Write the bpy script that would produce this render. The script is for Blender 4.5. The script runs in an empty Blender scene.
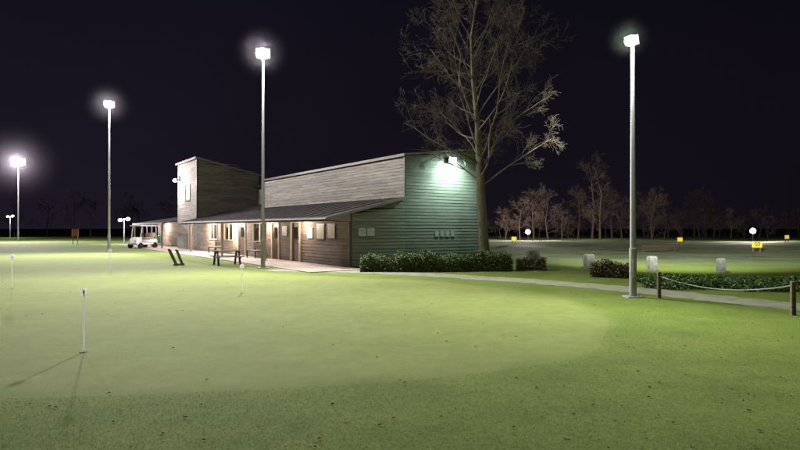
import bpy, math, random
import numpy as np
from mathutils import Vector, Matrix
random.seed(7); rng=np.random.default_rng(7)
S=bpy.context.scene
COL=S.collection
F=578.0; CH=1.7; HY=228.0
def G(px,py):
    d=CH*F/(py-HY); return ((px-400)/F*d, d)

# ---------------------------------------------------------------- materials
def newmat(name):
    m=bpy.data.materials.new(name); m.use_nodes=True
    nt=m.node_tree; b=nt.nodes['Principled BSDF']; return m,nt,b
def N(nt,t,**k):
    n=nt.nodes.new(t)
    for a,v in k.items(): setattr(n,a,v)
    return n
def mat(name,c1,c2=None,rough=0.8,scale=(6,6,6),metal=0.0,bump=0.0,detail=5,spec=0.3,attr=None,emis=None,trans=0.0):
    m,nt,b=newmat(name)
    b.inputs['Roughness'].default_value=rough; b.inputs['Metallic'].default_value=metal
    b.inputs['Specular IOR Level'].default_value=spec
    if c2 is None: c2=tuple(x*0.7 for x in c1)
    tc=N(nt,'ShaderNodeTexCoord'); mp=N(nt,'ShaderNodeMapping'); mp.inputs['Scale'].default_value=scale
    nz=N(nt,'ShaderNodeTexNoise'); nz.inputs['Scale'].default_value=1.0; nz.inputs['Detail'].default_value=detail; nz.inputs['Roughness'].default_value=0.65
    cr=N(nt,'ShaderNodeValToRGB'); cr.color_ramp.elements[0].position=0.32; cr.color_ramp.elements[1].position=0.68
    cr.color_ramp.elements[0].color=(*c2,1); cr.color_ramp.elements[1].color=(*c1,1)
    L=nt.links.new
    L(tc.outputs['Object'],mp.inputs['Vector']); L(mp.outputs[0],nz.inputs['Vector']); L(nz.outputs['Fac'],cr.inputs[0])
    out=cr.outputs[0]
    if attr:
        at=N(nt,'ShaderNodeAttribute',attribute_name=attr)
        mx=N(nt,'ShaderNodeMix',data_type='RGBA',blend_type='MULTIPLY'); mx.inputs[0].default_value=1
        L(out,mx.inputs[6]); L(at.outputs['Color'],mx.inputs[7]); out=mx.outputs[2]
    L(out,b.inputs['Base Color'])
    if bump:
        bp=N(nt,'ShaderNodeBump'); bp.inputs['Strength'].default_value=bump; bp.inputs['Distance'].default_value=0.02
        L(nz.outputs['Fac'],bp.inputs['Height']); L(bp.outputs[0],b.inputs['Normal'])
    if emis:
        b.inputs['Emission Color'].default_value=(*emis[0],1); b.inputs['Emission Strength'].default_value=emis[1]
        m.cycles.emission_sampling='NONE'
    if trans:
        tr=N(nt,'ShaderNodeBsdfTranslucent'); L(out,tr.inputs['Color']); ms=N(nt,'ShaderNodeMixShader'); ms.inputs[0].default_value=trans
        L(b.outputs[0],ms.inputs[1]); L(tr.outputs[0],ms.inputs[2]); L(ms.outputs[0],nt.nodes['Material Output'].inputs['Surface'])
    return m
M={}
M['clad']=mat('weathered_timber',(0.235,0.215,0.20),(0.11,0.10,0.095),0.85,(1.3,1.3,22),bump=0.3,attr='tone')
M['cladwarm']=mat('stained_timber',(0.24,0.185,0.155),(0.12,0.09,0.076),0.8,(1.3,1.3,22),bump=0.3,attr='tone')
M['cladend']=mat('mossy_timber',(0.195,0.205,0.18),(0.105,0.115,0.097),0.85,(1.3,1.3,22),bump=0.3,attr='tone')
M['back']=mat('wall_backing',(0.05,0.04,0.035))
M['roof']=mat('bitumen_roof',(0.038,0.03,0.033),(0.018,0.015,0.017),0.95,(3,3,3),bump=0.4,spec=0.1)
M['fascia']=mat('fascia_paint',(0.30,0.27,0.27),(0.2,0.18,0.18),0.6)
M['fasciad']=mat('dark_fascia',(0.10,0.08,0.075),(0.06,0.05,0.05),0.6)
M['white']=mat('white_paint',(0.75,0.75,0.75),(0.62,0.62,0.62),0.5)
M['pin']=mat('translucent_plastic',(0.85,0.85,0.85),(0.8,0.8,0.8),0.4,trans=0.6)
M['steel']=mat('galvanised_steel',(0.42,0.42,0.45),(0.30,0.30,0.33),0.5,(8,8,2),metal=0.2)
M['dark']=mat('dark_metal',(0.03,0.03,0.035),(0.02,0.02,0.02),0.5)
M['rubber']=mat('rubber',(0.02,0.02,0.02),(0.015,0.015,0.015),0.8)
M['door']=mat('door_paint',(0.10,0.06,0.045),(0.07,0.04,0.03),0.55)
M['cream']=mat('cream_render',(0.55,0.47,0.36),(0.45,0.38,0.3),0.8)
M['wood']=mat('aged_wood',(0.22,0.17,0.13),(0.11,0.085,0.065),0.8,(4,4,20),bump=0.3)
M['concrete']=mat('concrete',(0.20,0.20,0.175),(0.08,0.085,0.07),0.9,(7,7,7),bump=0.5)
M['paving']=mat('paving_slab',(0.40,0.33,0.30),(0.25,0.20,0.18),0.9,(2.5,2.5,2.5),bump=0.3,detail=8)
M['path']=mat('gravel_path',(0.30,0.30,0.23),(0.17,0.20,0.12),0.95,(3,3,3),bump=0.6,detail=10)
M['bark']=mat('bark',(0.19,0.165,0.105),(0.07,0.06,0.042),0.9,(7,7,2.5),bump=0.8)
M['twig']=mat('twig_bark',(0.095,0.075,0.052),(0.05,0.04,0.03),0.9,(2,2,2))
M['barkfar']=mat('distant_bark',(0.10,0.068,0.052),(0.05,0.034,0.028),0.95,(0.25,0.25,0.25))
M['rope']=mat('rope',(0.40,0.42,0.40),(0.28,0.3,0.28),0.8,(40,40,40))
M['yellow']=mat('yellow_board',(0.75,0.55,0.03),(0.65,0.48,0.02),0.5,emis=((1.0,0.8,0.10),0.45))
M['orange']=mat('orange_board',(0.30,0.11,0.05),(0.2,0.08,0.03),0.6)
M['paper']=mat('poster_paper',(0.55,0.53,0.50),(0.30,0.28,0.28),0.6,(9,9,14))
M['greenpaint']=mat('green_paint',(0.03,0.13,0.07),(0.02,0.09,0.05),0.4)
M['leafh']=mat('hedge_leaf',(0.10,0.14,0.04),(0.04,0.06,0.018),0.6,(5,5,5),attr='tone')
M['leafg']=mat('groundcover_leaf',(0.085,0.16,0.04),(0.045,0.09,0.02),0.6,(5,5,5),attr='tone')
M['leafb']=mat('shrub_leaf',(0.12,0.10,0.05),(0.06,0.055,0.025),0.7,(5,5,5),attr='tone')
M['core']=mat('hedge_core',(0.02,0.028,0.01),(0.012,0.016,0.006),0.9)
M['fallen']=mat('fallen_leaf',(0.22,0.12,0.055),(0.10,0.055,0.03),0.8,(3,3,3),attr='tone')
M['blade']=mat('grass_blade',(0.15,0.21,0.048),(0.11,0.165,0.036),0.8,(1.5,1.5,1.5),attr='tone',spec=0.1,trans=0.35)
M['hole']=mat('hole_cup',(0.01,0.01,0.01))
def emat(name,c,s):
    m,nt,b=newmat(name); b.inputs['Base Color'].default_value=(0.8,0.8,0.8,1)
    b.inputs['Emission Color'].default_value=(*c,1); b.inputs['Emission Strength'].default_value=s
    m.cycles.emission_sampling='NONE'
    return m
M['e_violet']=emat('lamp_lens_violet',(0.95,0.84,1.0),45)
M['e_green']=emat('lamp_lens_green',(0.76,1.0,0.82),45)
M['e_warm']=emat('lamp_lens_warm',(1.0,0.88,0.70),10)
M['e_win']=emat('lit_window',(1.0,0.62,0.13),0.9)
M['e_pink']=emat('lamp_lens_pink',(1.0,0.85,0.85),14)
def halo_mat(color,dens,R):  # scattering volume that imitates the glow round a lamp
    m=bpy.data.materials.new('lamp_halo'); m.use_nodes=True; nt=m.node_tree; nt.nodes.clear()
    o=N(nt,'ShaderNodeOutputMaterial'); s=N(nt,'ShaderNodeVolumeScatter'); s.inputs['Color'].default_value=(*color,1)
    tc=N(nt,'ShaderNodeTexCoord'); mp=N(nt,'ShaderNodeMapping'); mp.inputs['Scale'].default_value=(1/R,1/R,1/R)
    g=N(nt,'ShaderNodeTexGradient',gradient_type='QUADRATIC_SPHERE')
    mu=N(nt,'ShaderNodeMath',operation='MULTIPLY'); mu.inputs[1].default_value=dens
    L=nt.links.new; L(tc.outputs['Object'],mp.inputs[0]); L(mp.outputs[0],g.inputs[0]); L(g.outputs['Fac'],mu.inputs[0]); L(mu.outputs[0],s.inputs['Density'])
    L(s.outputs[0],o.inputs['Volume']); return m

# ---------------------------------------------------------------- helpers
def empty(name,loc=(0,0,0),rz=0.0):
    o=bpy.data.objects.new(name,None); o.empty_display_size=0.3; o.location=loc; o.rotation_euler=(0,0,rz); COL.objects.link(o); return o
def mesh(name,v,f,m,parent=None,smooth=False,tone=None,loc=None):
    me=bpy.data.meshes.new(name); me.from_pydata([tuple(p) for p in v],[],f); me.update()
    if m is not None: me.materials.append(m)
    o=bpy.data.objects.new(name,me); COL.objects.link(o)
    if parent: o.parent=parent
    if loc: o.location=loc
    if smooth: me.polygons.foreach_set('use_smooth',[True]*len(me.polygons))
    if tone is not None:
        a=me.color_attributes.new('tone','FLOAT_COLOR','CORNER')
        c=[]
        for p,t in zip(me.polygons,tone):
            t=t if isinstance(t,tuple) else (t,t,t)
            c+= [t[0],t[1],t[2],1]*p.loop_total
        a.data.foreach_set('color',c)
    return o
class B:  # mesh builder
    def __init__(s): s.v=[]; s.f=[]
    def box(s,x0,x1,y0,y1,z0,z1,mt=None):
        i=len(s.v)
        p=[(x0,y0,z0),(x1,y0,z0),(x1,y1,z0),(x0,y1,z0),(x0,y0,z1),(x1,y0,z1),(x1,y1,z1),(x0,y1,z1)]
        if mt: p=[tuple(mt@Vector(q)) for q in p]
        s.v+=p; s.f+=[tuple(i+k for k in q) for q in [(0,3,2,1),(4,5,6,7),(0,1,5,4),(1,2,6,5),(2,3,7,6),(3,0,4,7)]]
        return s
    def hexa(s,p):
        i=len(s.v); s.v+=[tuple(q) for q in p]
        s.f+=[tuple(i+k for k in q) for q in [(0,3,2,1),(4,5,6,7),(0,1,5,4),(1,2,6,5),(2,3,7,6),(3,0,4,7)]]
        return s
    def tube(s,pts,rad,n=8,cap=True):
        pts=[Vector(p) for p in pts]; base=len(s.v)
        for k,p in enumerate(pts):
            d=(pts[min(k+1,len(pts)-1)]-pts[max(k-1,0)]).normalized()
            a=d.orthogonal().normalized() if abs(d.z)<0.9 else Vector((1,0,0))
            a=(a-d*a.dot(d)).normalized(); b=d.cross(a)
            r=rad[k] if hasattr(rad,'__len__') else rad
            for j in range(n):
                t=2*math.pi*j/n; s.v.append(tuple(p+(a*math.cos(t)+b*math.sin(t))*r))
        for k in range(len(pts)-1):
            for j in range(n):
                a0=base+k*n+j; a1=base+k*n+(j+1)%n
                s.f.append((a0,a1,a1+n,a0+n))
        if cap:
            s.f.append(tuple(base+j for j in range(n))[::-1]); s.f.append(tuple(base+(len(pts)-1)*n+j for j in range(n)))
        return s
    def ball(s,c,r,sz=1.0,n=10,m=7):
        base=len(s.v)
        for i in range(m+1):
            ph=math.pi*i/m
            for j in range(n):
                t=2*math.pi*j/n; s.v.append((c[0]+r*math.sin(ph)*math.cos(t),c[1]+r*math.sin(ph)*math.sin(t),c[2]+r*sz*math.cos(ph)))
        for i in range(m):
            for j in range(n):
                a=base+i*n+j; b=base+i*n+(j+1)%n; s.f.append((a,a+n,b+n,b))
        return s
    def mk(s,name,m,parent=None,smooth=False,**k): return mesh(name,s.v,s.f,m,parent,smooth,**k)
def bevel(o,w=0.01,seg=2):
    md=o.modifiers.new('bev','BEVEL'); md.width=w; md.segments=seg; md.limit_method='ANGLE'; return o
def light(name,kind,loc,power,color,parent=None,size=0.2,aim=None,ang=160,blend=0.6):
    l=bpy.data.lights.new(name,kind); l.energy=power; l.color=color; l.shadow_soft_size=size
    if kind=='SPOT': l.spot_size=math.radians(ang); l.spot_blend=blend
    o=bpy.data.objects.new(name,l); COL.objects.link(o); o.location=loc
    if parent: o.parent=parent
    if aim is not None:
        d=(Vector(aim)-Vector(loc)); o.rotation_euler=d.to_track_quat('-Z','Y').to_euler()
    return o

# ---------------------------------------------------------------- ground
GREEN=[(3.15,9.2),(2.3,7.7),(0.34,6.65),(-2,6.1),(-5,5.85),(-10,6.2),(-20,9),(-30,22),(-30,38),(-20,40),(-10.8,29),(-5.5,22.2),(-1.5,19.9),(1.5,18.0),(3.5,14.9),(4.0,11.8)]
def catmull(P,n=10):
    out=[];L=len(P)
    for i in range(L):
        p0,p1,p2,p3=[np.array(P[(i+k-1)%L],float) for k in range(4)]
        for t in np.linspace(0,1,n,endpoint=False):
            out.append(0.5*((2*p1)+(-p0+p2)*t+(2*p0-5*p1+4*p2-p3)*t*t+(-p0+3*p1-3*p2+p3)*t**3))
    return np.array(out)
GP=catmull(GREEN)
def sdf(x,y):
    x=np.asarray(x,float);y=np.asarray(y,float)
    best=np.full(x.shape,1e9); ins=np.zeros(x.shape,bool)
    for i in range(len(GP)):
        a=GP[i]; b=GP[(i+1)%len(GP)]; dx,dy=b-a
        t=np.clip(((x-a[0])*dx+(y-a[1])*dy)/(dx*dx+dy*dy),0,1)
        best=np.minimum(best,(x-a[0]-t*dx)**2+(y-a[1]-t*dy)**2)
        c=((a[1]>y)!=(b[1]>y)); 
        if dy!=0: ins^= c&(x<(dx*(y-a[1])/dy+a[0]))
    d=np.sqrt(best); return np.where(ins,-d,d)
def hz(x,y):
    x=np.asarray(x,float);y=np.asarray(y,float)
    w=np.clip((y-32)/15,0,1)*np.clip((x-6)/8,0,1)
    return w*(0.18*np.sin(x*0.21+1)*np.sin(y*0.17)+0.12*np.sin(x*0.5+y*0.3))
def axis(a,b,step,far0,far1,g=1.25):
    core=list(np.arange(a,b+1e-6,step)); s=step;x=b;r=[]
    while x<far1: s*=g; x+=s; r.append(x)
    s=step;x=a;l=[]
    while x>far0: s*=g; x-=s; l.append(x)
    return np.array(l[::-1]+core+r)
xs=axis(-32,14,0.25,-700,700,1.15); ys=axis(3,42,0.25,-80,1200,1.15)
X,Y=np.meshgrid(xs,ys); Z=hz(X,Y)
nx,ny=len(xs),len(ys)
V=np.stack([X.ravel(),Y.ravel(),Z.ravel()],1)
idx=np.arange(nx*ny).reshape(ny,nx)
Fq=np.stack([idx[:-1,:-1],idx[:-1,1:],idx[1:,1:],idx[1:,:-1]],-1).reshape(-1,4)
def fastmesh(name,V,Fc,m):
    me=bpy.data.meshes.new(name); k=Fc.shape[1]
    me.vertices.add(len(V)); me.vertices.foreach_set('co',V.astype(np.float32).ravel())
    me.loops.add(Fc.size); me.loops.foreach_set('vertex_index',Fc.astype(np.int32).ravel())
    me.polygons.add(len(Fc)); me.polygons.foreach_set('loop_start',np.arange(0,Fc.size,k,dtype=np.int32))
    me.update(calc_edges=True); me.validate(); me.materials.append(m)
    o=bpy.data.objects.new(name,me); COL.objects.link(o); return o
D=sdf(X,Y).ravel()
gm,nt,b=newmat('mown_grass'); L=nt.links.new
b.inputs['Roughness'].default_value=0.9; b.inputs['Specular IOR Level'].default_value=0.12
tc=N(nt,'ShaderNodeTexCoord')
def noise(sc,det=5,ro=0.6,vec=None):
    n=N(nt,'ShaderNodeTexNoise'); n.inputs['Scale'].default_value=sc; n.inputs['Detail'].default_value=det; n.inputs['Roughness'].default_value=ro
    L(vec or tc.outputs['Object'],n.inputs['Vector']); return n.outputs['Fac']
def ramp(inp,p0,p1,c0,c1):
    r=N(nt,'ShaderNodeValToRGB'); r.color_ramp.elements[0].position=p0; r.color_ramp.elements[1].position=p1
    r.color_ramp.elements[0].color=(*c0,1); r.color_ramp.elements[1].color=(*c1,1); L(inp,r.inputs[0]); return r.outputs[0]
def mix(f,a,bb,mode='MIX'):
    m=N(nt,'ShaderNodeMix',data_type='RGBA',blend_type=mode)
    if isinstance(f,(int,float)): m.inputs[0].default_value=f
    else: L(f,m.inputs[0])
    for s,q in ((6,a),(7,bb)):
        if isinstance(q,tuple): m.inputs[s].default_value=(*q,1)
        else: L(q,m.inputs[s])
    return m.outputs[2]
at=N(nt,'ShaderNodeAttribute',attribute_name='green'); sep=N(nt,'ShaderNodeSeparateColor'); L(at.outputs['Color'],sep.inputs[0])
rough=ramp(noise(0.9,7,0.72),0.32,0.68,(0.090,0.135,0.022),(0.158,0.205,0.044))
rough=mix(0.9,rough,ramp(noise(16,5,0.8),0.32,0.68,(0.62,0.67,0.58),(1.28,1.22,1.2)),'MULTIPLY')
grn=ramp(noise(0.5,4,0.6),0.3,0.7,(0.165,0.198,0.060),(0.205,0.238,0.080))
grn=mix(0.9,grn,ramp(noise(3,7,0.8),0.33,0.67,(0.78,0.83,0.70),(1.13,1.10,1.1)),'MULTIPLY')
grn=mix(0.7,grn,ramp(noise(34,3,0.7),0.3,0.7,(0.78,0.80,0.76),(1.12,1.12,1.1)),'MULTIPLY')
col=mix(sep.outputs[0],rough,grn)
col=mix(sep.outputs[1],col,mix(0.55,(0.090,0.138,0.024),rough))
rng_c=ramp(noise(0.35,7,0.75),0.36,0.64,(0.085,0.115,0.05),(0.20,0.24,0.125))
col=mix(sep.outputs[2],col,rng_c)
vo=N(nt,'ShaderNodeTexVoronoi'); vo.inputs['Scale'].default_value=4.3; L(tc.outputs['Object'],vo.inputs['Vector'])
sp=ramp(vo.outputs['Distance'],0.04,0.11,(0.68,0.62,0.55),(1,1,1))
spm=ramp(noise(0.9,2),0.5,0.62,(0,0,0),(1,1,1))
sepm=N(nt,'ShaderNodeSeparateColor'); L(spm,sepm.inputs[0])
col=mix(sepm.outputs[0],col,mix(1.0,col,sp,'MULTIPLY'))
L(col,b.inputs['Base Color'])
bp=N(nt,'ShaderNodeBump'); bp.inputs['Strength'].default_value=0.4; bp.inputs['Distance'].default_value=0.015
L(noise(40,3,0.7),bp.inputs['Height']); L(bp.outputs[0],b.inputs['Normal'])
g=fastmesh('ground',V,Fq,gm)
ca=g.data.color_attributes.new('green','FLOAT_COLOR','POINT')
xr,yr=X.ravel(),Y.ravel()
jit=0.12*np.sin(xr*2.1)*np.sin(yr*1.7)
gr=np.clip(0.5-(D+jit)/0.7,0,1); gr=gr*gr*(3-2*gr)
collar=np.clip(1-np.abs(D-0.6)/0.45,0,1)*0.6*(1-gr)+np.clip(1-np.abs(D-3.3)/0.9,0,1)*0.35+np.clip((D-3.6)/2,0,1)*0.2*(yr<30)
rangem=np.clip((yr-25)/6,0,1)*np.clip((xr-5)/3,0,1)
ca.data.foreach_set('color',np.stack([gr,np.clip(collar*(1-rangem),0,1),rangem,1+0*gr],1).astype(np.float32).ravel())

# ---------------------------------------------------------------- paths
def ribbon(name,pts,w,m,z=0.012,n=14):
    pts=np.array(pts,float);P=[]
    for i in range(len(pts)-1):
        p0=pts[max(i-1,0)];p1=pts[i];p2=pts[i+1];p3=pts[min(i+2,len(pts)-1)]
        for t in np.linspace(0,1,n,endpoint=False):
            P.append(0.5*((2*p1)+(-p0+p2)*t+(2*p0-5*p1+4*p2-p3)*t*t+(-p0+3*p1-3*p2+p3)*t**3))
    P.append(pts[-1]);P=np.array(P);v=[];f=[]
    T=np.gradient(P,axis=0);T/=np.linalg.norm(T,axis=1)[:,None];Nn=np.stack([-T[:,1],T[:,0]],1)
    for i,p in enumerate(P):
        for k in range(5):
            s=(k/4-0.5)*(w if np.isscalar(w) else w[0])
            if k in(0,4): s+=random.uniform(-0.1,0.1)
            q=p+Nn[i]*s; v.append((q[0],q[1],z if 0<k<4 else 0.003))
    for i in range(len(P)-1):
        for k in range(4): a=i*5+k; f.append((a,a+1,a+6,a+5))
    return mesh(name,v,f,m)
ribbon('path',[(-5.2,23.6),(-2.4,22.9),(0,21.7),(3.3,19.3),(5.6,17.0),(7.0,15.1),(8.6,12.4),(10.5,9.5),(13,5)],1.35,M['path'])

# ---------------------------------------------------------------- building
ROT=math.atan2(0.569,0.822)
bld=empty('timber_clubhouse',(-2.1,24.6,0),ROT)
def clad(name,face,plane,u0,u1,z0,hf,m,openings=(),rowh=0.15,seg=2.4,nrm=-1,tint=(1,1,1),var=0.16):
    """face 'x': wall at x=plane, u=y. face 'y': wall at y=plane, u=x; nrm = outward sign"""
    v=[];f=[];tone=[]
    z=z0;zt=max(hf(u0),hf(u1));row=0
    while z<zt:
        ints=[(u0,u1)]
        zc=z+rowh/2
        for (a,b_,c,d) in openings:
            if c<zc<d:
                nn=[]
                for (p,q) in ints:
                    if b_<=p or a>=q: nn.append((p,q)); continue
                    if a>p: nn.append((p,a))
                    if b_<q: nn.append((b_,q))
                ints=nn
        off=random.uniform(0,seg)
        for (p,q) in ints:
            cuts=[p]; c=u0+off
            while c<q:
                if c>p+0.15: cuts.append(c)
                c+=seg*random.uniform(0.8,1.4)
            cuts.append(q)
            for a,b_ in zip(cuts[:-1],cuts[1:]):
                b2=b_-0.004
                za,zb=min(z+rowh,hf(a)),min(z+rowh,hf(b2))
                if za<=z+0.01 and zb<=z+0.01: continue
                za=max(za,z+0.004); zb=max(zb,z+0.004)
                def P(u,dep,zz):
                    return (plane+nrm*dep,u,zz) if face=='x' else (u,plane+nrm*dep,zz)
                i=len(v); jt=random.uniform(-0.002,0.002)
                v+=[P(a,0.045+jt,z),P(b2,0.045+jt,z),P(b2,0.03,zb),P(a,0.03,za),P(a,0.022,z),P(b2,0.022,z)]
                f+=[(i,i+1,i+2,i+3),(i,i+4,i+5,i+1)]
                t=random.uniform(1-var*1.3,1+var); 
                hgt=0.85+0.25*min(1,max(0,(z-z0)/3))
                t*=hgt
                w=random.uniform(-0.04,0.04)
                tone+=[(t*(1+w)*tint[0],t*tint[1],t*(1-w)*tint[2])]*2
        z+=rowh;row+=1
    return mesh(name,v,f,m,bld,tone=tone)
def lr(x): return 2.1+0.238*(x+1.2)      # lean-to roof height
def vol(name,x0,x1,y0,y1,za,zb):
    b=B(); b.hexa([(x0,y0,0),(x1,y0,0),(x1,y1,0),(x0,y1,0),(x0,y0,za),(x1,y0,zb),(x1,y1,zb),(x0,y1,za)]); return b.mk(name,M['back'],bld)
vol('wall_leanto',0,2.80,0.02,23.28,lr(0)-0.03,lr(2.8)-0.03)
vol('wall_hall',2.83,7.27,0.02,16.8,5.0,5.57)
vol('wall_rear_hall',4.8,9.0,16.82,27.4,5.05,6.15)
vol('wall_rear_infill',2.83,4.78,16.82,23.28,lr(2.83),lr(4.78))
vol('wall_tower',0,4.8,23.3,29,7.0,5.96)
vol('wall_store',1.2,4.5,29.02,42,2.3,2.9)
doors=[(5.0,6.0,0,2.0),(7.6,8.5,0,2.0),(12.7,13.9,0,2.05)]
wins=[(9.4,11.4,0.95,1.95),(15.0,16.6,0.95,1.95),(18.2,19.8,0.95,1.95)]
clad('cladding_front','x',0,0.0,10.8,0.05,lambda u:lr(0)-0.05,M['cladwarm'],doors+wins)
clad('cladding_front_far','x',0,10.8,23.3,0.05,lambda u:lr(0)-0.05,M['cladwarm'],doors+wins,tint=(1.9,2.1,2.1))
clad('cladding_end_leanto','y',0,-0.05,2.83,0.05,lambda u:lr(u)-0.07,M['cladend'],tint=(1.2,1.1,1.03),var=0.1)
clad('cladding_end_hall','y',0,2.83,7.3,0.05,lambda u:5.0+(u-2.83)*0.128-0.02,M['cladend'],var=0.12)
clad('cladding_hall_side','x',2.83,0,16.8,lr(2.83)+0.05,lambda u:4.98,M['clad'],tint=(1.12,1.1,1.08))
clad('cladding_hall_back_end','y',16.8,2.83,7.27,3,lambda u:5.0+(u-2.83)*0.128,M['clad'],nrm=1)
clad('cladding_rear_side','x',4.8,16.8,27.4,3.3,lambda u:5.0,M['clad'])
clad('cladding_tower_end','y',23.3,-0.05,4.8,0.05,lambda u:7.0-0.2167*max(u,0)-0.03,M['clad'])
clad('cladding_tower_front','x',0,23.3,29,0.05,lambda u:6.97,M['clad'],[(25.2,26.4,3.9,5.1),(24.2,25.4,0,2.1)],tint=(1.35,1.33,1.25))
clad('cladding_tower_back','x',4.8,23.3,29,3.0,lambda u:5.9,M['clad'],nrm=1)
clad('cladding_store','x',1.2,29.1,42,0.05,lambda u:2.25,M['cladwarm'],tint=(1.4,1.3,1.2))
clad('cladding_hall_far','x',7.27,0,16.8,0.05,lambda u:5.5,M['cladend'],nrm=1)
tr=B(); tr.box(-0.075,0.03,-0.075,0.03,0,lr(0)-0.08); tr.box(7.25,7.36,-0.075,0.03,0,5.5); tr.box(-0.075,0.03,23.22,23.32,2.3,6.9); tr.box(2.76,2.84,-0.078,0.02,3.06,4.95)
tr.mk('corner_trim',M['fasciad'],bld)
def slab(name,x0,x1,y0,y1,za,zb,t,m):
    b=B(); b.hexa([(x0,y0,za-t),(x1,y0,zb-t),(x1,y1,zb-t),(x0,y1,za-t),(x0,y0,za),(x1,y0,zb),(x1,y1,zb),(x0,y1,za)]); return b.mk(name,m,bld)
slab('roof_leanto',-1.2,2.78,-0.18,23.2,lr(-1.2)+0.06,lr(2.78)+0.06,0.09,M['roof'])
slab('roof_infill',2.8,4.78,16.9,23.2,lr(2.8)+0.06,lr(4.78)+0.06,0.09,M['roof'])
slab('roof_hall',2.72,7.45,-0.12,16.9,5.06,5.06+4.73*0.128,0.07,M['roof'])
slab('roof_rear',4.5,9.6,16.92,27.6,5.02,6.28,0.1,M['roof'])
slab('roof_tower',-0.15,4.95,23.17,29.2,7.08,7.08-5.1*0.2167,0.08,M['roof'])
slab('roof_store',-1.2,4.6,29.3,42.3,2.15,3.1,0.1,M['roof'])
lp_=B()
for k in range(24):
    yk=0.6+k*0.97
    lp_.hexa([(-1.19,yk,lr(-1.19)+0.062),(2.6,yk,lr(2.6)+0.062),(2.6,yk+0.045,lr(2.6)+0.062),(-1.19,yk+0.045,lr(-1.19)+0.062),(-1.19,yk,lr(-1.19)+0.085),(2.6,yk,lr(2.6)+0.085),(2.6,yk+0.045,lr(2.6)+0.085),(-1.19,yk+0.045,lr(-1.19)+0.085)])
lp_.mk('roof_battens',M['roof'],bld)
fb=B()
fb.box(-1.235,-1.203,-0.2,23.2,1.98,2.17)
fb.box(2.685,2.717,-0.13,16.9,4.95,5.075)
fb.box(-0.185,-0.153,23.15,29.2,6.95,7.10); fb.box(-1.235,-1.203,29.3,42.3,2.0,2.17)
fb.mk('fascia_board',M['fasciad'],bld)
rr_=B()
for k in range(18):
    yy0=0.4+k*1.32
    rr_.hexa([(-1.19,yy0,lr(-1.19)-0.13),(-0.06,yy0,lr(-0.06)-0.13),(-0.06,yy0+0.06,lr(-0.06)-0.13),(-1.19,yy0+0.06,lr(-1.19)-0.13),(-1.19,yy0,lr(-1.19)-0.032),(-0.06,yy0,lr(-0.06)-0.032),(-0.06,yy0+0.06,lr(-0.06)-0.032),(-1.19,yy0+0.06,lr(-1.19)-0.032)])
rr_.mk('rafters',M['wood'],bld)
vb=B()
def verge(y,x0,x1,za,zb,t=0.15):
    vb.hexa([(x0,y-0.03,za-t),(x1,y-0.03,zb-t),(x1,y,zb-t),(x0,y,za-t),(x0,y-0.03,za),(x1,y-0.03,zb),(x1,y,zb),(x0,y,za)])
verge(-0.183,-1.235,2.78,lr(-1.235)+0.075,lr(2.78)+0.075,0.12)
verge(-0.123,2.69,7.45,5.07,5.07+4.76*0.128,0.09)
verge(23.167,-0.19,4.95,7.10,7.10-5.14*0.2167,0.11)
verge(16.917,4.5,9.6,5.035,6.295,0.12)
vb.mk('verge_board',M['fascia'],bld)
gt=B(); gt.tube([(-1.27,-0.2,2.08),(-1.27,23.2,2.08)],0.045,8); gt.tube([(-1.27,-0.1,2.06),(-0.9,-0.1,2.0),(-0.12,-0.12,1.95),(-0.12,-0.12,0.05)],0.03,8); gt.mk('gutter',M['fasciad'],bld)
db=B();fr=B();gl=B();hd=B()
for (a,b_,c,d) in doors+[(24.2,25.4,0,2.1)]:
    db.box(-0.025,-0.002,a+0.03,b_-0.03,0.02,d-0.03)
    fr.box(-0.085,-0.0,a-0.07,a+0.03,0.01,d+0.07); fr.box(-0.085,-0.0,b_-0.03,b_+0.07,0.01,d+0.07); fr.box(-0.083,-0.0,a+0.03,b_-0.03,d-0.03,d+0.068)
    gl.box(-0.032,-0.026,a+0.25,b_-0.25,1.15,1.75); hd.box(-0.07,-0.026,a+0.1,a+0.14,0.95,1.1)
for (a,b_,c,d) in wins:
    gl.box(-0.02,-0.004,a,b_,c,d)
    fr.box(-0.085,0,a-0.06,a,c-0.06,d+0.06); fr.box(-0.085,0,b_,b_+0.06,c-0.06,d+0.06); fr.box(-0.083,0,a,b_,c-0.06,c); fr.box(-0.083,0,a,b_,d,d+0.06); fr.box(-0.07,0,(a+b_)/2-0.025,(a+b_)/2+0.025,c,d)
db.mk('door',M['door'],bld); fr.mk('window_frame',M['cream'],bld); hd.mk('door_handle',M['steel'],bld)
m,nt2,bb=newmat('window_glass'); bb.inputs['Base Color'].default_value=(0.03,0.03,0.035,1); bb.inputs['Roughness'].default_value=0.08; M['glass']=m
gl.mk('window_glass',M['glass'],bld)
tw=B(); tw.box(-0.03,-0.004,25.2,26.4,3.9,5.1); tw.mk('lit_window',M['e_win'],bld)
tf=B(); tf.box(-0.09,0,25.13,25.2,3.83,5.17); tf.box(-0.09,0,26.4,26.47,3.83,5.17); tf.box(-0.088,0,25.2,26.4,3.83,3.9); tf.box(-0.088,0,25.2,26.4,5.1,5.17); tf.box(-0.06,0,25.77,25.83,3.9,5.1); tf.mk('tower_window_frame',M['wood'],bld)
pb=B()
for y0,y1,z0,z1 in ((1.3,1.95,1.25,1.85),(2.35,3.05,1.2,1.85),(3.5,4.1,1.2,1.7),(6.5,7.1,1.3,1.8)):
    pb.box(-0.075,-0.056,y0,y1,z0,z1)
pb.box(0.35,0.72,-0.08,-0.056,1.35,1.70); pb.box(0.77,1.15,-0.08,-0.056,1.35,1.70)
pb.mk('notice',M['paper'],bld)
pf=B()
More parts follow.
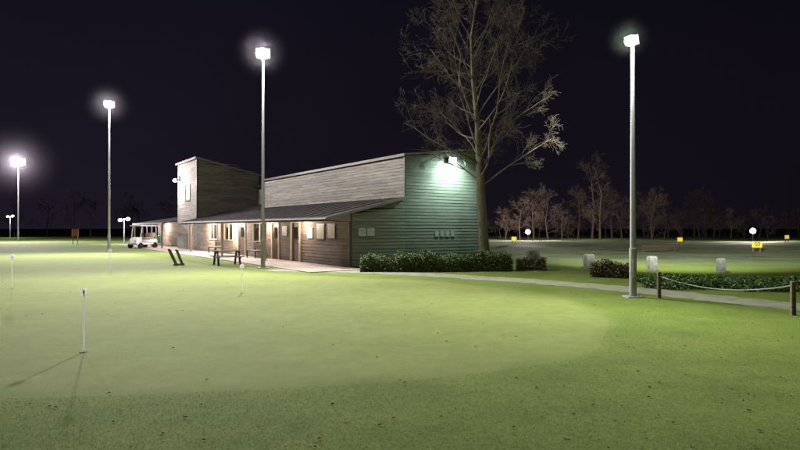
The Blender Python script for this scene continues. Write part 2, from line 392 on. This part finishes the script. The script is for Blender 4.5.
for y0,y1,z0,z1 in ((1.3,1.95,1.25,1.85),(2.35,3.05,1.2,1.85)):
    pf.box(-0.066,-0.055,y0-0.05,y1+0.05,z0-0.05,z1+0.05)
pf.mk('notice_frame',M['dark'],bld)
ng=B(); 
for k in range(4): ng.box(4.5+k*0.32,4.72+k*0.32,-0.075,-0.056,1.3,1.55)
ng.mk('end_notice',mat('faded_notice',(0.30,0.36,0.32),(0.18,0.22,0.19),0.7,(12,12,12)),bld)
cp=B()
for y in (7,14,21,30,34,38,42): cp.box(-1.12,-1.0,y-0.06,y+0.06,0,1.98 if y<25 else 2.02)
cp.mk('canopy_post',M['wood'],bld)
bl=B()
for y in (4.2,9.0,14.2,19.2,32,38):
    xx=-0.06 if y<25 else 1.14
    bl.ball((xx-0.06,y,2.06),0.075,0.75)
    light('bulkhead_light','POINT',(xx-0.6,y,1.88),{4.2:150,9.0:220,14.2:450,19.2:450}.get(y,400),(1.0,0.85,0.69),bld,0.15)
bl.mk('bulkhead_lamp',M['e_warm'],bld)
fl=B(); fl.box(5.15,5.55,-0.34,-0.2,4.80,5.04); fl.box(5.32,5.38,-0.21,-0.05,4.95,4.99); fl.mk('wall_floodlight_housing',M['dark'],bld)
fl=B(); fl.box(5.15,5.55,-0.37,-0.345,4.78,5.04); fl.ball((5.35,-0.36,4.90),0.16,0.8); fl.mk('wall_floodlight_lens',M['e_green'],bld,True)
light('wall_flood','SPOT',(5.35,-0.95,4.85),900,(0.70,1.0,0.88),bld,0.12,aim=(5.2,0.1,3.3),ang=160,blend=0.9)
fl=B(); fl.box(-0.42,-0.25,28.0,28.4,5.55,5.8); fl.box(-0.26,-0.04,28.17,28.23,5.65,5.7); fl.mk('tower_floodlight_housing',M['dark'],bld)
fl=B(); fl.ball((-0.45,28.2,5.62),0.17,0.8); fl.mk('tower_floodlight_lens',M['e_violet'],bld,True)
light('tower_flood','POINT',(-0.95,28.0,5.45),1000,(1.0,0.88,0.95),bld,0.1)

pv=B(); pv.box(-2.6,0,-1.4,43,-0.05,0.03)
o=pv.mk('pavement',M['paving']); o.location=(-2.1,24.6,0); o.rotation_euler=(0,0,ROT)
def BL(t,s,z=0): return (-2.1+0.822*t-0.569*s, 24.6+0.569*t+0.822*s, z)

# ---------------------------------------------------------------- floodlight poles
def pole(loc,h,lens,color,power,aim,spill,size=1.0,rb=0.09,hz_=1.5,hd_=1.0,back=None):
    e=empty('floodlight_pole',(loc[0],loc[1],0))
    b=B(); b.tube([(0,0,0),(0,0,1.2),(0,0,1.21),(0,0,h)],[rb,rb,rb*0.82,rb*0.5],14); b.box(-0.2,0.2,-0.2,0.2,0,0.025)
    for a in range(4): b.tube([(0.15*math.cos(a*1.57+.785),0.15*math.sin(a*1.57+.785),0.02),(0.15*math.cos(a*1.57+.785),0.15*math.sin(a*1.57+.785),0.07)],0.015,6)
    b.mk('mast',M['steel'],e)
    hb=B(); hb.box(-0.04,0.04,-0.012,0.0,0.5,0.95,Matrix.Translation((0,-rb,0))); hb.mk('access_hatch',M['steel'],e)
    d=Vector((aim[0]-loc[0],aim[1]-loc[1],0)).normalized(); ang=math.atan2(d.y,d.x)
    mt=Matrix.Translation((0,0,h))@Matrix.Rotation(ang,4,'Z')
    hd=B(); ln=B()
    m2=mt@Matrix.Translation((0.08,0,0.06))@Matrix.Rotation(math.radians(32),4,'Y')
    R=0.2*size
    hd.hexa([m2@Vector(q) for q in [(-0.7*R,-.7*R,-.4*R),(0,-1.15*R,-.80*R),(0,1.15*R,-.80*R),(-0.7*R,.7*R,-.4*R),(-0.7*R,-.7*R,.5*R),(0,-1.15*R,.80*R),(0,1.15*R,.80*R),(-0.7*R,.7*R,.5*R)]])
    hd.box(-0.03,0.03,-R*1.0,R*1.0,-0.04,0.02,mt)
    ln.ball((0,0,0),1,1,18,10)
    ln.v=[tuple(m2@Vector((0.02+q[0]*0.55*R,q[1]*1.15*R,q[2]*0.92*R))) for q in ln.v]
    hd.mk('lamp_housing',M['dark'],e); ln.mk('lamp_lens',lens,e,True)
    lp=(d.x*0.5*max(1,size*.8),d.y*0.5*max(1,size*.8),h+0.0)
    light('flood','SPOT',lp,power,color,e,0.4,aim=(aim[0]-loc[0],aim[1]-loc[1],aim[2]),ang=165,blend=0.7)
    light('spill','POINT',(d.x*0.5*max(1,size*.8),d.y*0.5*max(1,size*.8),h-0.1),spill,color,e,0.3)
    if back: light('range_fill','SPOT',(0.3,0.4,h),back[0],(0.97,1.0,0.90),e,0.2,aim=(back[1]-loc[0],back[2]-loc[1],0.5),ang=66,blend=0.8)  # added fill light without its own lamp head, brightens the range
    hb=B(); hb.ball((0,0,0),hz_,1,24,16); hb.mk('halo_around_lamp',halo_mat((0.95,0.85,1.0) if lens is M['e_violet'] else (0.8,1,0.85),hd_*6.0/(power*0.4+spill),hz_),e,True).location=(d.x*0.35,d.y*0.35,h+0.03)  # halo ball added to give the lamp its glow
    return e
pole(G(633,297),6.25,M['e_green'],(0.97,1.0,0.84),3300,(-1.5,4.5,2.4),750,0.72,0.085,0.6,3.5,back=(60000,30,62))
pole(G(263,268),9.05,M['e_violet'],(1.0,0.97,0.88),11500,(-4,7,3),3000,1.25,0.09,1.25,6.5)
pole(G(109,252),10.4,M['e_violet'],(1.0,0.96,0.92),21000,(-13,18,3),5000,1.45,0.1,1.8,7)
pole(G(18,241),10.3,M['e_violet'],(1.0,0.92,0.95),42000,(-30,35,2),9000,3.4,0.11,6,20)

# ---------------------------------------------------------------- bare tree
def grow(b,pos,dirv,length,rad,lvl,maxl,droop=0.0,nchild=(6,9),sides=(8,5,4,3,3),segs=6,wob=0.12,up=0.05,rmin=0.0045,tb2=None):
    pts=[pos.copy()];rs=[rad];d=dirv.normalized();p=pos.copy()
    n=max(3,segs-lvl)
    for i in range(n):
        d=(d+Vector((random.gauss(0,wob),random.gauss(0,wob),random.gauss(0,wob)+up-droop*(i/n)))).normalized()
        p=p+d*(length/n); pts.append(p.copy()); rs.append(max(rmin*0.9,rad*(1-0.8*(i+1)/n)))
    (tb2 if (tb2 is not None and lvl>=2) else b).tube(pts,rs,sides[min(lvl,4)],cap=False)
    if lvl>=maxl: return
    k=random.randint(*nchild)
    for j in range(k):
        t=random.uniform(0.22,0.98); f=t*n; i=min(int(f),n-1); q=pts[i].lerp(pts[i+1],f-i); r=rs[i]*(1-(f-i))+rs[i+1]*(f-i)
        ax=(pts[i+1]-pts[i]).normalized(); side=ax.orthogonal().normalized(); side.rotate(Matrix.Rotation(random.uniform(0,6.28),3,ax))
        a=math.radians(random.uniform(28,58)); nd=ax*math.cos(a)+side*math.sin(a)
        grow(b,q,nd,length*random.uniform(0.38,0.62)*(1.1-0.45*t),max(rmin,r*0.6),lvl+1,maxl,droop+0.06,nchild,sides,segs,wob+0.02,up,rmin,tb2)
tb=B(); tw2=B()
trunk=[(0.05,0,-0.1),(0.02,0,0.4),(-0.05,0,1.5),(-0.14,0,3.0),(-0.2,0.05,4.6),(-0.3,0.05,6.4),(-0.5,0,8.2),(-0.55,0.1,10.0),(-0.3,0,11.8),(-0.2,0,13.4)]
tr_=[0.32,0.24,0.215,0.19,0.155,0.11,0.075,0.05,0.03,0.012]
tb.tube(trunk,tr_,12)
nb=38
for j in range(nb):
    z=3.4+ (j/nb)*9.0+random.uniform(-.15,.15)
    k=max(i for i in range(len(trunk)) if trunk[i][2]<=z); k=min(k,len(trunk)-2)
    t=(z-trunk[k][2])/(trunk[k+1][2]-trunk[k][2]); q=Vector(trunk[k]).lerp(Vector(trunk[k+1]),t); r=tr_[k]*(1-t)+tr_[k+1]*t
    az=j*2.399+random.uniform(-.5,.5); ele=math.radians(random.uniform(18,50))
    ln=(5.2-0.36*(z-4)) * random.uniform(0.7,1.12); ln=max(1.1,ln)
    if z<4.6: ln*=0.7
    grow(tb,q,Vector((math.cos(az)*math.cos(ele),math.sin(az)*math.cos(ele),math.sin(ele))),ln,max(0.014,r*random.uniform(0.2,0.36)),1,4,0.06,(5,7),segs=8,wob=0.11,rmin=0.005,tb2=tw2)
tree=tb.mk('bare_tree',M['bark'],None,True); tree.location=(3.65,25.0,0)
tw2.mk('twigs',M['twig'],tree)

# distant trees
def distant(fbm,x,y,h,w=0.5,nb=16,lo=0.12):
    p=Vector((x,y,-0.2)); 
    trk=[p,p+Vector((random.gauss(0,.2),0,h*0.4)),p+Vector((random.gauss(0,.4),0,h*0.75)),p+Vector((random.gauss(0,.5),0,h))]
    fbm.tube(trk,[h*0.018,h*0.012,h*0.007,0.02],5,cap=False)
    for j in range(nb):
        t=random.uniform(lo,0.97); f=t*3; i=min(int(f),2); q=trk[i].lerp(trk[i+1],f-i)
        az=random.uniform(0,6.28); el=math.radians(random.uniform(15,60))
        grow(fbm,q,Vector((math.cos(az)*math.cos(el),math.sin(az)*math.cos(el),math.sin(el))),h*w*random.uniform(0.6,1)*(1.1-0.6*t),h*0.0045,2,4,0.03,(6,8),(5,4,3,3,3),6,rmin=0.015)
fbm=B()
for px,ty,w_ in [(520,200,.5),(534,194,.6),(548,192,.6),(562,206,.6),(578,190,.4),(592,160,.42),(600,176,.4),(612,192,.5),(622,200,.5),(636,196,.6),(652,194,.6),(664,206,.5),(682,208,.5),(694,198,.5),(704,190,.5),(714,196,.5),(738,214,.5),(505,208,.5)]:
    d=random.uniform(88,98) if px<670 else random.uniform(104,116); distant(fbm,(px-400)/F*d,d,1.7+(HY-ty)/F*d,w_,16)
for k in range(26):
    px=500+k*13+random.uniform(-5,5); d=random.uniform(94,112); distant(fbm,(px-400)/F*d,d,random.uniform(3,5),0.8,8,0.05)
fbm.mk('distant_trees',M['barkfar'])
fbm=B()
for k in range(26):
    px=random.uniform(-80,520); d=random.uniform(110,140); distant(fbm,(px-400)/F*d,d,random.uniform(5,9),0.5,9)
fbm.mk('distant_trees',M['barkfar'])

# ---------------------------------------------------------------- hedges
def leafmass(name,path,w,h,n,m,ls=0.045,loc=(0,0,0),core=True,tonev=(0.6,1.5)):
    path=[Vector((p[0],p[1],0)) for p in path]
    e=empty(name,loc)
    v=[];f=[];tone=[]
    segl=[(path[i+1]-path[i]).length for i in range(len(path)-1)];tot=sum(segl)
    for k in range(n):
        t=random.uniform(0,tot);i=0
        while t>segl[i] and i<len(segl)-1: t-=segl[i];i+=1
        p=path[i].lerp(path[i+1],t/segl[i]); ax=(path[i+1]-path[i]).normalized(); sd=Vector((-ax.y,ax.x,0))
        along=p.x*1.0
        hh=h*(1+0.12*math.sin(along*2.3)+0.10*math.sin(along*6.1+1)+0.06*math.sin(p.y*9+along*11)); ww=w*(1+0.14*math.sin(along*3.1+2))
        a=random.uniform(0,math.pi); rr=random.uniform(0.8,1.06) if random.random()<0.8 else random.uniform(1.06,1.28)
        cx=math.copysign(abs(math.cos(a))**0.6,math.cos(a)); cz=abs(math.sin(a))**0.6
        q=p+sd*(cx*ww/2*rr)+Vector((0,0,max(0.02,cz*hh*rr if random.random()<0.65 else random.uniform(0.02,hh*cz))))
        s=ls*random.uniform(0.6,1.3)
        u=Vector((random.gauss(0,1),random.gauss(0,1),random.gauss(0,1))).normalized(); wv=u.orthogonal().normalized()
        i0=len(v); v+=[q-u*s,q+wv*s*0.45,q+u*s,q-wv*s*0.45]; f.append((i0,i0+1,i0+2,i0+3))
        tt=random.uniform(*tonev); tone.append((tt,tt*random.uniform(0.9,1.05),tt*0.9))
    mesh('foliage',v,f,m,e,tone=tone)
    if core:
        v=[];f=[]
        K=8; P=[]
        for i in range(len(path)-1):
            for t in np.linspace(0,1,12,endpoint=False): P.append(path[i].lerp(path[i+1],t))
        P.append(path[-1])
        for i,p in enumerate(P):
            ax=(P[min(i+1,len(P)-1)]-P[max(i-1,0)]).normalized(); sd=Vector((-ax.y,ax.x,0))
            for k in range(K):
                a=math.pi*k/(K-1); rr=random.uniform(0.7,0.82)
                if i in(0,len(P)-1): rr*=0.6
                v.append(p+sd*(math.copysign(abs(math.cos(a))**0.6,math.cos(a))*w/2*rr)+Vector((0,0,abs(math.sin(a))**0.6*h*rr)))
        for i in range(len(P)-1):
            for k in range(K-1): a=i*K+k; f.append((a,a+1,a+K+1,a+K))
        f.append(tuple(range(K))); f.append(tuple(len(v)-K+k for k in range(K))[::-1])
        mesh('dark_core',v,f,M['core'],e)  # solid dark core added inside the leaves, no modelled twigs
    return e
leafmass('hedge',[(-1.55,22.6),(1.0,22.7),(4.4,23.2)],0.8,0.58,24000,M['leafh'],0.045)
leafmass('shrub',[(4.75,23.6),(5.9,23.4)],0.7,0.44,4200,M['leafb'],0.045)
leafmass('shrub',[(6.7,20.3),(7.9,19.8)],0.7,0.48,5000,M['leafb'],0.045)
leafmass('groundcover',[(7.2,17.6),(9.0,17.2),(11.5,16.4)],2.4,0.20,14000,M['leafg'],0.05,core=False,tonev=(0.5,1.2))

# ---------------------------------------------------------------- stone bollards
for px,py,wp in ((533,265,13),(589,269,10),(652,271,9),(721,273,8)):
    x,y=G(px,py); w=wp/F*y/2; h=15/F*y
    b=B(); b.tube([(0,0,0),(0,0,h*0.90),(0,0,h*0.97),(0,0,h)],[w*1.25,w*1.22,w*1.1,w*0.8],4)
    o=b.mk('stone_bollard',M['concrete']); o.location=(x,y,0); o.rotation_euler=(0,random.uniform(-.03,.03),0.785+random.uniform(-.2,.2)); bevel(o,0.02)
# ---------------------------------------------------------------- rope fence
e=empty('rope_fence')
ps=[(*G(659,298),0.64),(*G(793,315),0.66),(9.6,8.6,0.66)]
b=B()
for x,y,h in ps:
    b.tube([(x,y,-0.05),(x,y,h-0.02),(x,y,h)],[0.05,0.048,0.035],10)
b.mk('post',M['wood'],e)
r=B()
pp=[(ps[0][0]-0.0,ps[0][1],ps[0][2]-0.1),(ps[1][0],ps[1][1],ps[1][2]-0.08),(ps[2][0],ps[2][1],ps[2][2]-0.1)]
for a,c,sag in ((pp[0],pp[1],0.2),(pp[1],pp[2],0.2)):
    a=Vector(a);c=Vector(c)
    r.tube([a.lerp(c,t)-Vector((0,0,sag*4*t*(1-t))) for t in np.linspace(0,1,20)],0.011,6)
r.mk('rope',M['rope'],e)
# ---------------------------------------------------------------- hole pins
def pin(px,py,topy,disc=0.06):
    x,y=G(px,py); h=(py-topy)/F*y
    e=empty('putting_hole_pin',(x,y,0))
    b=B(); b.tube([(0,0,-0.05),(0,0,h)],0.011,8); b.mk('rod',M['pin'],e)
    b=B(); b.tube([(0,-0.003,h-0.03),(0,0.003,h-0.03)],disc,18); b.mk('number_disc',M['pin'],e)
    c=bpy.data.curves.new('number','FONT'); c.body='4'; c.size=disc*1.3; c.align_x='CENTER'; c.align_y='CENTER'
    o=bpy.data.objects.new('number',c); COL.objects.link(o); o.parent=e; o.location=(0,-0.006,h-0.03); o.rotation_euler=(math.pi/2,0,0); c.materials.append(M['dark'])
    v=[(0.054*math.cos(t),0.054*math.sin(t),0.006) for t in np.linspace(0,2*math.pi,20,endpoint=False)]
    mesh('cup',v,[tuple(range(20))],M['hole'],e)
pin(84,352,290,0.055); pin(12,289,256,0.08); pin(242,293,265,0.06); pin(110,272,250,0.08)

# ---------------------------------------------------------------- benches
def picnic(loc,rz):
    e=empty('picnic_bench',loc,rz); e.scale=(.8,.8,.92); b=B()
    for k in range(5): b.box(-0.8,0.8,-0.36+k*0.145,-0.23+k*0.145,0.70,0.74)
    for s in (-1,1):
        for k in range(2): b.box(-0.8,0.8,s*0.68-0.14+k*0.145,s*0.68-0.01+k*0.145,0.42,0.46)
    b.mk('top_and_seats',M['wood'],e); l=B()
    for x in (-0.6,0.6):
        l.box(x-0.03,x+0.03,-0.8,0.8,0.36,0.42)
        for s in (-1,1): l.hexa([(x-.05,s*.58,0),(x+.05,s*.58,0),(x+.05,s*.66,0),(x-.05,s*.66,0),(x-.05,s*.2,.70),(x+.05,s*.2,.70),(x+.05,s*.28,.70),(x-.05,s*.28,.70)])
    l.mk('legs',M['dark'],e)
picnic((*G(227,265),0),math.radians(30))
def bench(loc,rz):
    e=empty('park_bench',loc,rz); b=B()
    for k in range(4): b.box(-0.75,0.75,-0.2+k*0.11,-0.11+k*0.11,0.43,0.46)
    b.mk('seat',M['wood'],e); b=B()
    for k in range(3): b.box(-0.75,0.75,0.24,0.27,0.55+k*0.12,0.64+k*0.12)
    b.mk('backrest',M['wood'],e); b=B()
    for x in (-0.65,0.65):
        b.box(x-.03,x+.03,-0.2,-0.14,0,0.43); b.box(x-.03,x+.03,0.272,0.33,0,0.9); b.box(x-.025,x+.025,-0.2,0.27,0.38,0.428)
    b.mk('legs',M['dark'],e)
bench(BL(-0.55,9.9),ROT-math.pi/2)
bench(BL(-0.55,17.2),ROT-math.pi/2)
x,y=G(176,265)
e=empty('golf_bag_stand',(x,y,0),math.radians(15)); b=B()
for yy in (-0.25,0.25):
    b.tube([(-0.30,yy,0.72),(0.0,yy,0.05),(0.0,yy,0.03)],0.035,8); b.tube([(0.28,yy,0.02),(0.02,yy,0.70)],0.03,8) ; b.tube([(-0.1,yy,0.03),(0.35,yy,0.03)],0.03,8)
b.tube([(-0.30,-0.25,0.72),(-0.30,0.25,0.72)],0.03,8); b.tube([(0.02,-0.25,0.70),(0.02,0.25,0.70)],0.03,8)
b.mk('frame',M['dark'],e)

# ---------------------------------------------------------------- golf cart
x,y=G(143,248)
e=empty('golf_cart',(x,y,0),math.radians(-112)); 
b=B(); b.hexa([(-1.1,-.58,.3),(1.15,-.58,.3),(1.15,.58,.3),(-1.1,.58,.3),(-1.05,-.55,.45),(1.1,-.55,.45),(1.1,.55,.45),(-1.05,.55,.45)])
b.hexa([(.65,-.55,.45),(1.2,-.5,.4),(1.2,.5,.4),(.65,.55,.45),(.6,-.52,.95),(1.0,-.42,.8),(1.0,.42,.8),(.6,.52,.95)])
b.hexa([(-1.1,-.57,.45),(-.15,-.57,.45),(-.15,.57,.45),(-1.1,.57,.45),(-1.05,-.5,.8),(-.2,-.5,.72),(-.2,.5,.72),(-1.05,.5,.8)])
bevel(b.mk('body',M['white'],e),0.05)
b=B(); b.box(-.75,-.2,-.5,.5,.805,.9); b.box(-.85,-.72,-.5,.5,.92,1.3); bevel(b.mk('seats',M['cream'],e),0.04)
b=B(); b.box(-1.05,.85,-.62,.62,1.85,1.93); bevel(b.mk('roof',M['white'],e),0.03)
b=B()
for s in (-1,1): b.tube([(.75,s*.5,.9),(.6,s*.52,1.85)],0.03,6); b.tube([(-.95,s*.5,.75),(-.9,s*.52,1.85)],0.03,6)
b.mk('roof_struts',M['white'],e)
b=B(); b.tube([(.6,.25,.9),(.35,.25,1.15)],0.02,6); b.tube([(.33,.25,1.13),(.37,.25,1.17)],0.17,14); b.mk('steering_wheel',M['dark'],e)
b=B()
for cx in (-.75,.8):
    for s in (-1,1): b.tube([(cx,s*.48,.23),(cx,s*.64,.23)],0.23,16)
b.mk('wheels',M['rubber'],e)
b=B(); b.box(1.13,1.16,-.4,-.25,.55,.65); b.box(1.13,1.16,.25,.4,.55,.65); b.mk('headlights',M['paper'],e)
b=B(); b.box(-1.5,-1.12,-.45,.45,.4,1.0); b.mk('bag_rack',M['greenpaint'],e)

# ---------------------------------------------------------------- far objects
def board(name,px,by,wpx,hpx,zc,m,text=None):
    x,y=G(px,by); w=wpx/F*y; h=hpx/F*y
    e=empty(name,(x,y,float(hz(x,y))),0)
    b=B(); b.box(-w/2,w/2,-0.04,0.0,zc-h/2,zc+h/2); bevel(b.mk('panel',m,e),0.01)
    b=B()
    for s in (-0.35,0.35): b.box(w*s-0.03,w*s+0.03,0.003,0.06,0,zc+h*0.3)
    b.mk('posts',M['wood'],e)
    if text:
        c=bpy.data.curves.new('digits','FONT'); c.body=text; c.size=h*0.95; c.align_x='CENTER'; c.align_y='CENTER'; c.extrude=0.004
        o=bpy.data.objects.new('digits',c); COL.objects.link(o); o.parent=e; o.location=(0,-0.048,zc); o.rotation_euler=(math.pi/2,0,0); c.materials.append(M['dark'])
board('distance_sign',757,252,10,6,0.55,M['yellow'],'50')
board('distance_sign',680,245,5,4,0.6,M['yellow'])
board('distance_sign',514,244,5,3.5,0.6,M['yellow'])
board('distance_sign',787,244,4,3.5,0.6,M['yellow'])
board('information_board',75,244,7,7,1.2,M['orange'])
x,y=G(660,250); e=empty('timber_rail',(x,y,float(hz(x,y))),0.15); b=B(); b.box(-1.5,1.5,-.05,.05,.45,.6)
for k in (-1.35,-0.4,0.5,1.35): b.box(k-.06,k+.06,.052,.15,0,.62)
b.box(-1.3,0.5,-.25,-.06,.2,.26); b.mk('rail',M['door'],e)
def rangelamp(px,py,d,power):
    x=(px-400)/F*d; z=CH-(py-HY)/F*d; e=empty('range_floodlight',(x,d,0))
    b=B(); b.tube([(0,0,0),(0,0,z-0.3)],0.05,8); b.box(-.3,.3,-.1,.15,z-.3,z-.24); b.mk('stand',M['dark'],e)
    b=B(); b.ball((0,0,z),0.32,1,12,8); b.mk('lens',M['e_pink'],e,True)
    light('range_light','POINT',(0,0.0,z+0.5),power,(1.0,0.90,0.80),e,0.3)
rangelamp(528,232,78,12000); rangelamp(753,231,70,5000)
def streetlamp(px,by,topy,d):
    x=(px-400)/F*d; h=CH+(HY-topy)/F*d
    e=empty('street_lamp',(x,d,0)); b=B(); b.tube([(0,0,0),(0,0,h)],[.06,.04],8); b.tube([(-.4,0,h-.1),(0,0,h),(.4,0,h-.05)],.03,6); b.mk('mast',M['steel'],e)
    b=B(); b.ball((-.42,0,h-.1),.2,.8); b.ball((.42,0,h),.22,.8); b.mk('lens',M['e_pink'],e,True)
    light('lamp_light','POINT',(0,-0.6,h-.1),1200,(0.9,1.0,0.95),e,.2)
streetlamp(124,243,219,62); streetlamp(10,243,216,100)

# ---------------------------------------------------------------- grass blades & leaves
n=220000
u=rng.random(n); yy=3.2+ (u**1.6)*9.0; xx=(rng.random(n)*2-1)*(yy*0.80+0.8)
dd=sdf(xx,yy)
keep=dd>0.1; xx,yy,dd=xx[keep],yy[keep],dd[keep]; n=len(xx)
hh=0.009*rng.uniform(0.5,1.5,n); ww=0.0016*(0.8+0.06*yy)
az=rng.random(n)*6.283; lx=rng.normal(0,0.9,n)*hh; ly=rng.normal(0,0.9,n)*hh
Vb=np.empty((n,3,3)); Vb[:,0]=np.stack([xx-np.cos(az)*ww,yy-np.sin(az)*ww,0*xx-0.001],1); Vb[:,1]=np.stack([xx+np.cos(az)*ww,yy+np.sin(az)*ww,0*xx-0.001],1); Vb[:,2]=np.stack([xx+lx,yy+ly,hh],1)
go=fastmesh('grass',Vb.reshape(-1,3),np.arange(3*n).reshape(-1,3),M['blade'])
ca=go.data.color_attributes.new('tone','FLOAT_COLOR','POINT')
t=rng.uniform(0.8,1.35,n); tc3=np.stack([t,t,t,np.ones(n)],1)
ca.data.foreach_set('color',np.repeat(tc3,3,axis=0).astype(np.float32).ravel())

v=[];f=[];tone=[]
for k in range(620):
    y=3.5+random.random()**1.3*16; x=random.uniform(-0.8,0.8)*y+random.gauss(0.8,1)
    if sdf(np.array([x]),np.array([y]))[0]<0 and random.random()<0.8: continue
    s=random.uniform(0.008,0.028); a=random.uniform(0,6.28); c,sn=math.cos(a),math.sin(a)
    pts=[(-s,0,.004),(0,s*.55,.012),(s,0,.006),(0,-s*.55,.014),(0,0,.004)]; i=len(v)
    v+=[(x+p[0]*c-p[1]*sn,y+p[0]*sn+p[1]*c,p[2]+0.004) for p in pts]; f+=[(i,i+4,i+1),(i+4,i+2,i+1),(i,i+3,i+4),(i+4,i+3,i+2)]
    t=random.uniform(0.5,1.8); tone+=[(t,t,t)]*4
mesh('fallen_leaves',v,f,M['fallen'],tone=tone)

# ---------------------------------------------------------------- sky / world
w=bpy.data.worlds.new('World'); S.world=w; w.use_nodes=True; nt=w.node_tree; L=nt.links.new
bg=nt.nodes['Background']; out=nt.nodes['World Output']
tc=N(nt,'ShaderNodeTexCoord'); sx=N(nt,'ShaderNodeSeparateXYZ'); L(tc.outputs['Generated'],sx.inputs[0])
cr=N(nt,'ShaderNodeValToRGB'); el=cr.color_ramp.elements
el[0].position=0.0; el[0].color=(0.0080,0.0060,0.0112,1); el[1].position=0.42; el[1].color=(0.0036,0.0032,0.0068,1)
L(sx.outputs['Z'],cr.inputs[0])
nz=N(nt,'ShaderNodeTexNoise'); nz.inputs['Scale'].default_value=2.2; nz.inputs['Detail'].default_value=5; L(tc.outputs['Generated'],nz.inputs['Vector'])
mr=N(nt,'ShaderNodeMapRange'); mr.inputs['To Min'].default_value=0.55; mr.inputs['To Max'].default_value=1.5; L(nz.outputs['Fac'],mr.inputs['Value'])
mr2=N(nt,'ShaderNodeMapRange'); mr2.inputs['From Min'].default_value=-0.7; mr2.inputs['From Max'].default_value=0.6; mr2.inputs['To Min'].default_value=1.6; mr2.inputs['To Max'].default_value=0.75; L(sx.outputs['X'],mr2.inputs['Value'])
mm=N(nt,'ShaderNodeMath',operation='MULTIPLY'); L(mr.outputs[0],mm.inputs[0]); L(mr2.outputs[0],mm.inputs[1])
sk=N(nt,'ShaderNodeTexSky',sky_type='NISHITA'); sk.sun_disc=False; sk.sun_elevation=math.radians(-6); sk.sun_rotation=math.radians(200)
bg2=N(nt,'ShaderNodeBackground'); bg2.inputs['Strength'].default_value=0.01; L(sk.outputs[0],bg2.inputs['Color'])
L(cr.outputs[0],bg.inputs['Color']); L(mm.outputs[0],bg.inputs['Strength'])
ad=N(nt,'ShaderNodeAddShader'); L(bg.outputs[0],ad.inputs[0]); L(bg2.outputs[0],ad.inputs[1]); L(ad.outputs[0],out.inputs['Surface'])

# ---------------------------------------------------------------- camera
cam=bpy.data.cameras.new('camera'); co=bpy.data.objects.new('camera',cam); COL.objects.link(co)
co.location=(0,0,CH); co.rotation_euler=(math.radians(90+0.3),0,0); cam.lens=26; cam.sensor_width=36; cam.clip_end=3000; cam.clip_start=0.05
S.camera=co
S.view_settings.view_transform='Standard'; S.view_settings.look='None'; S.view_settings.exposure=0
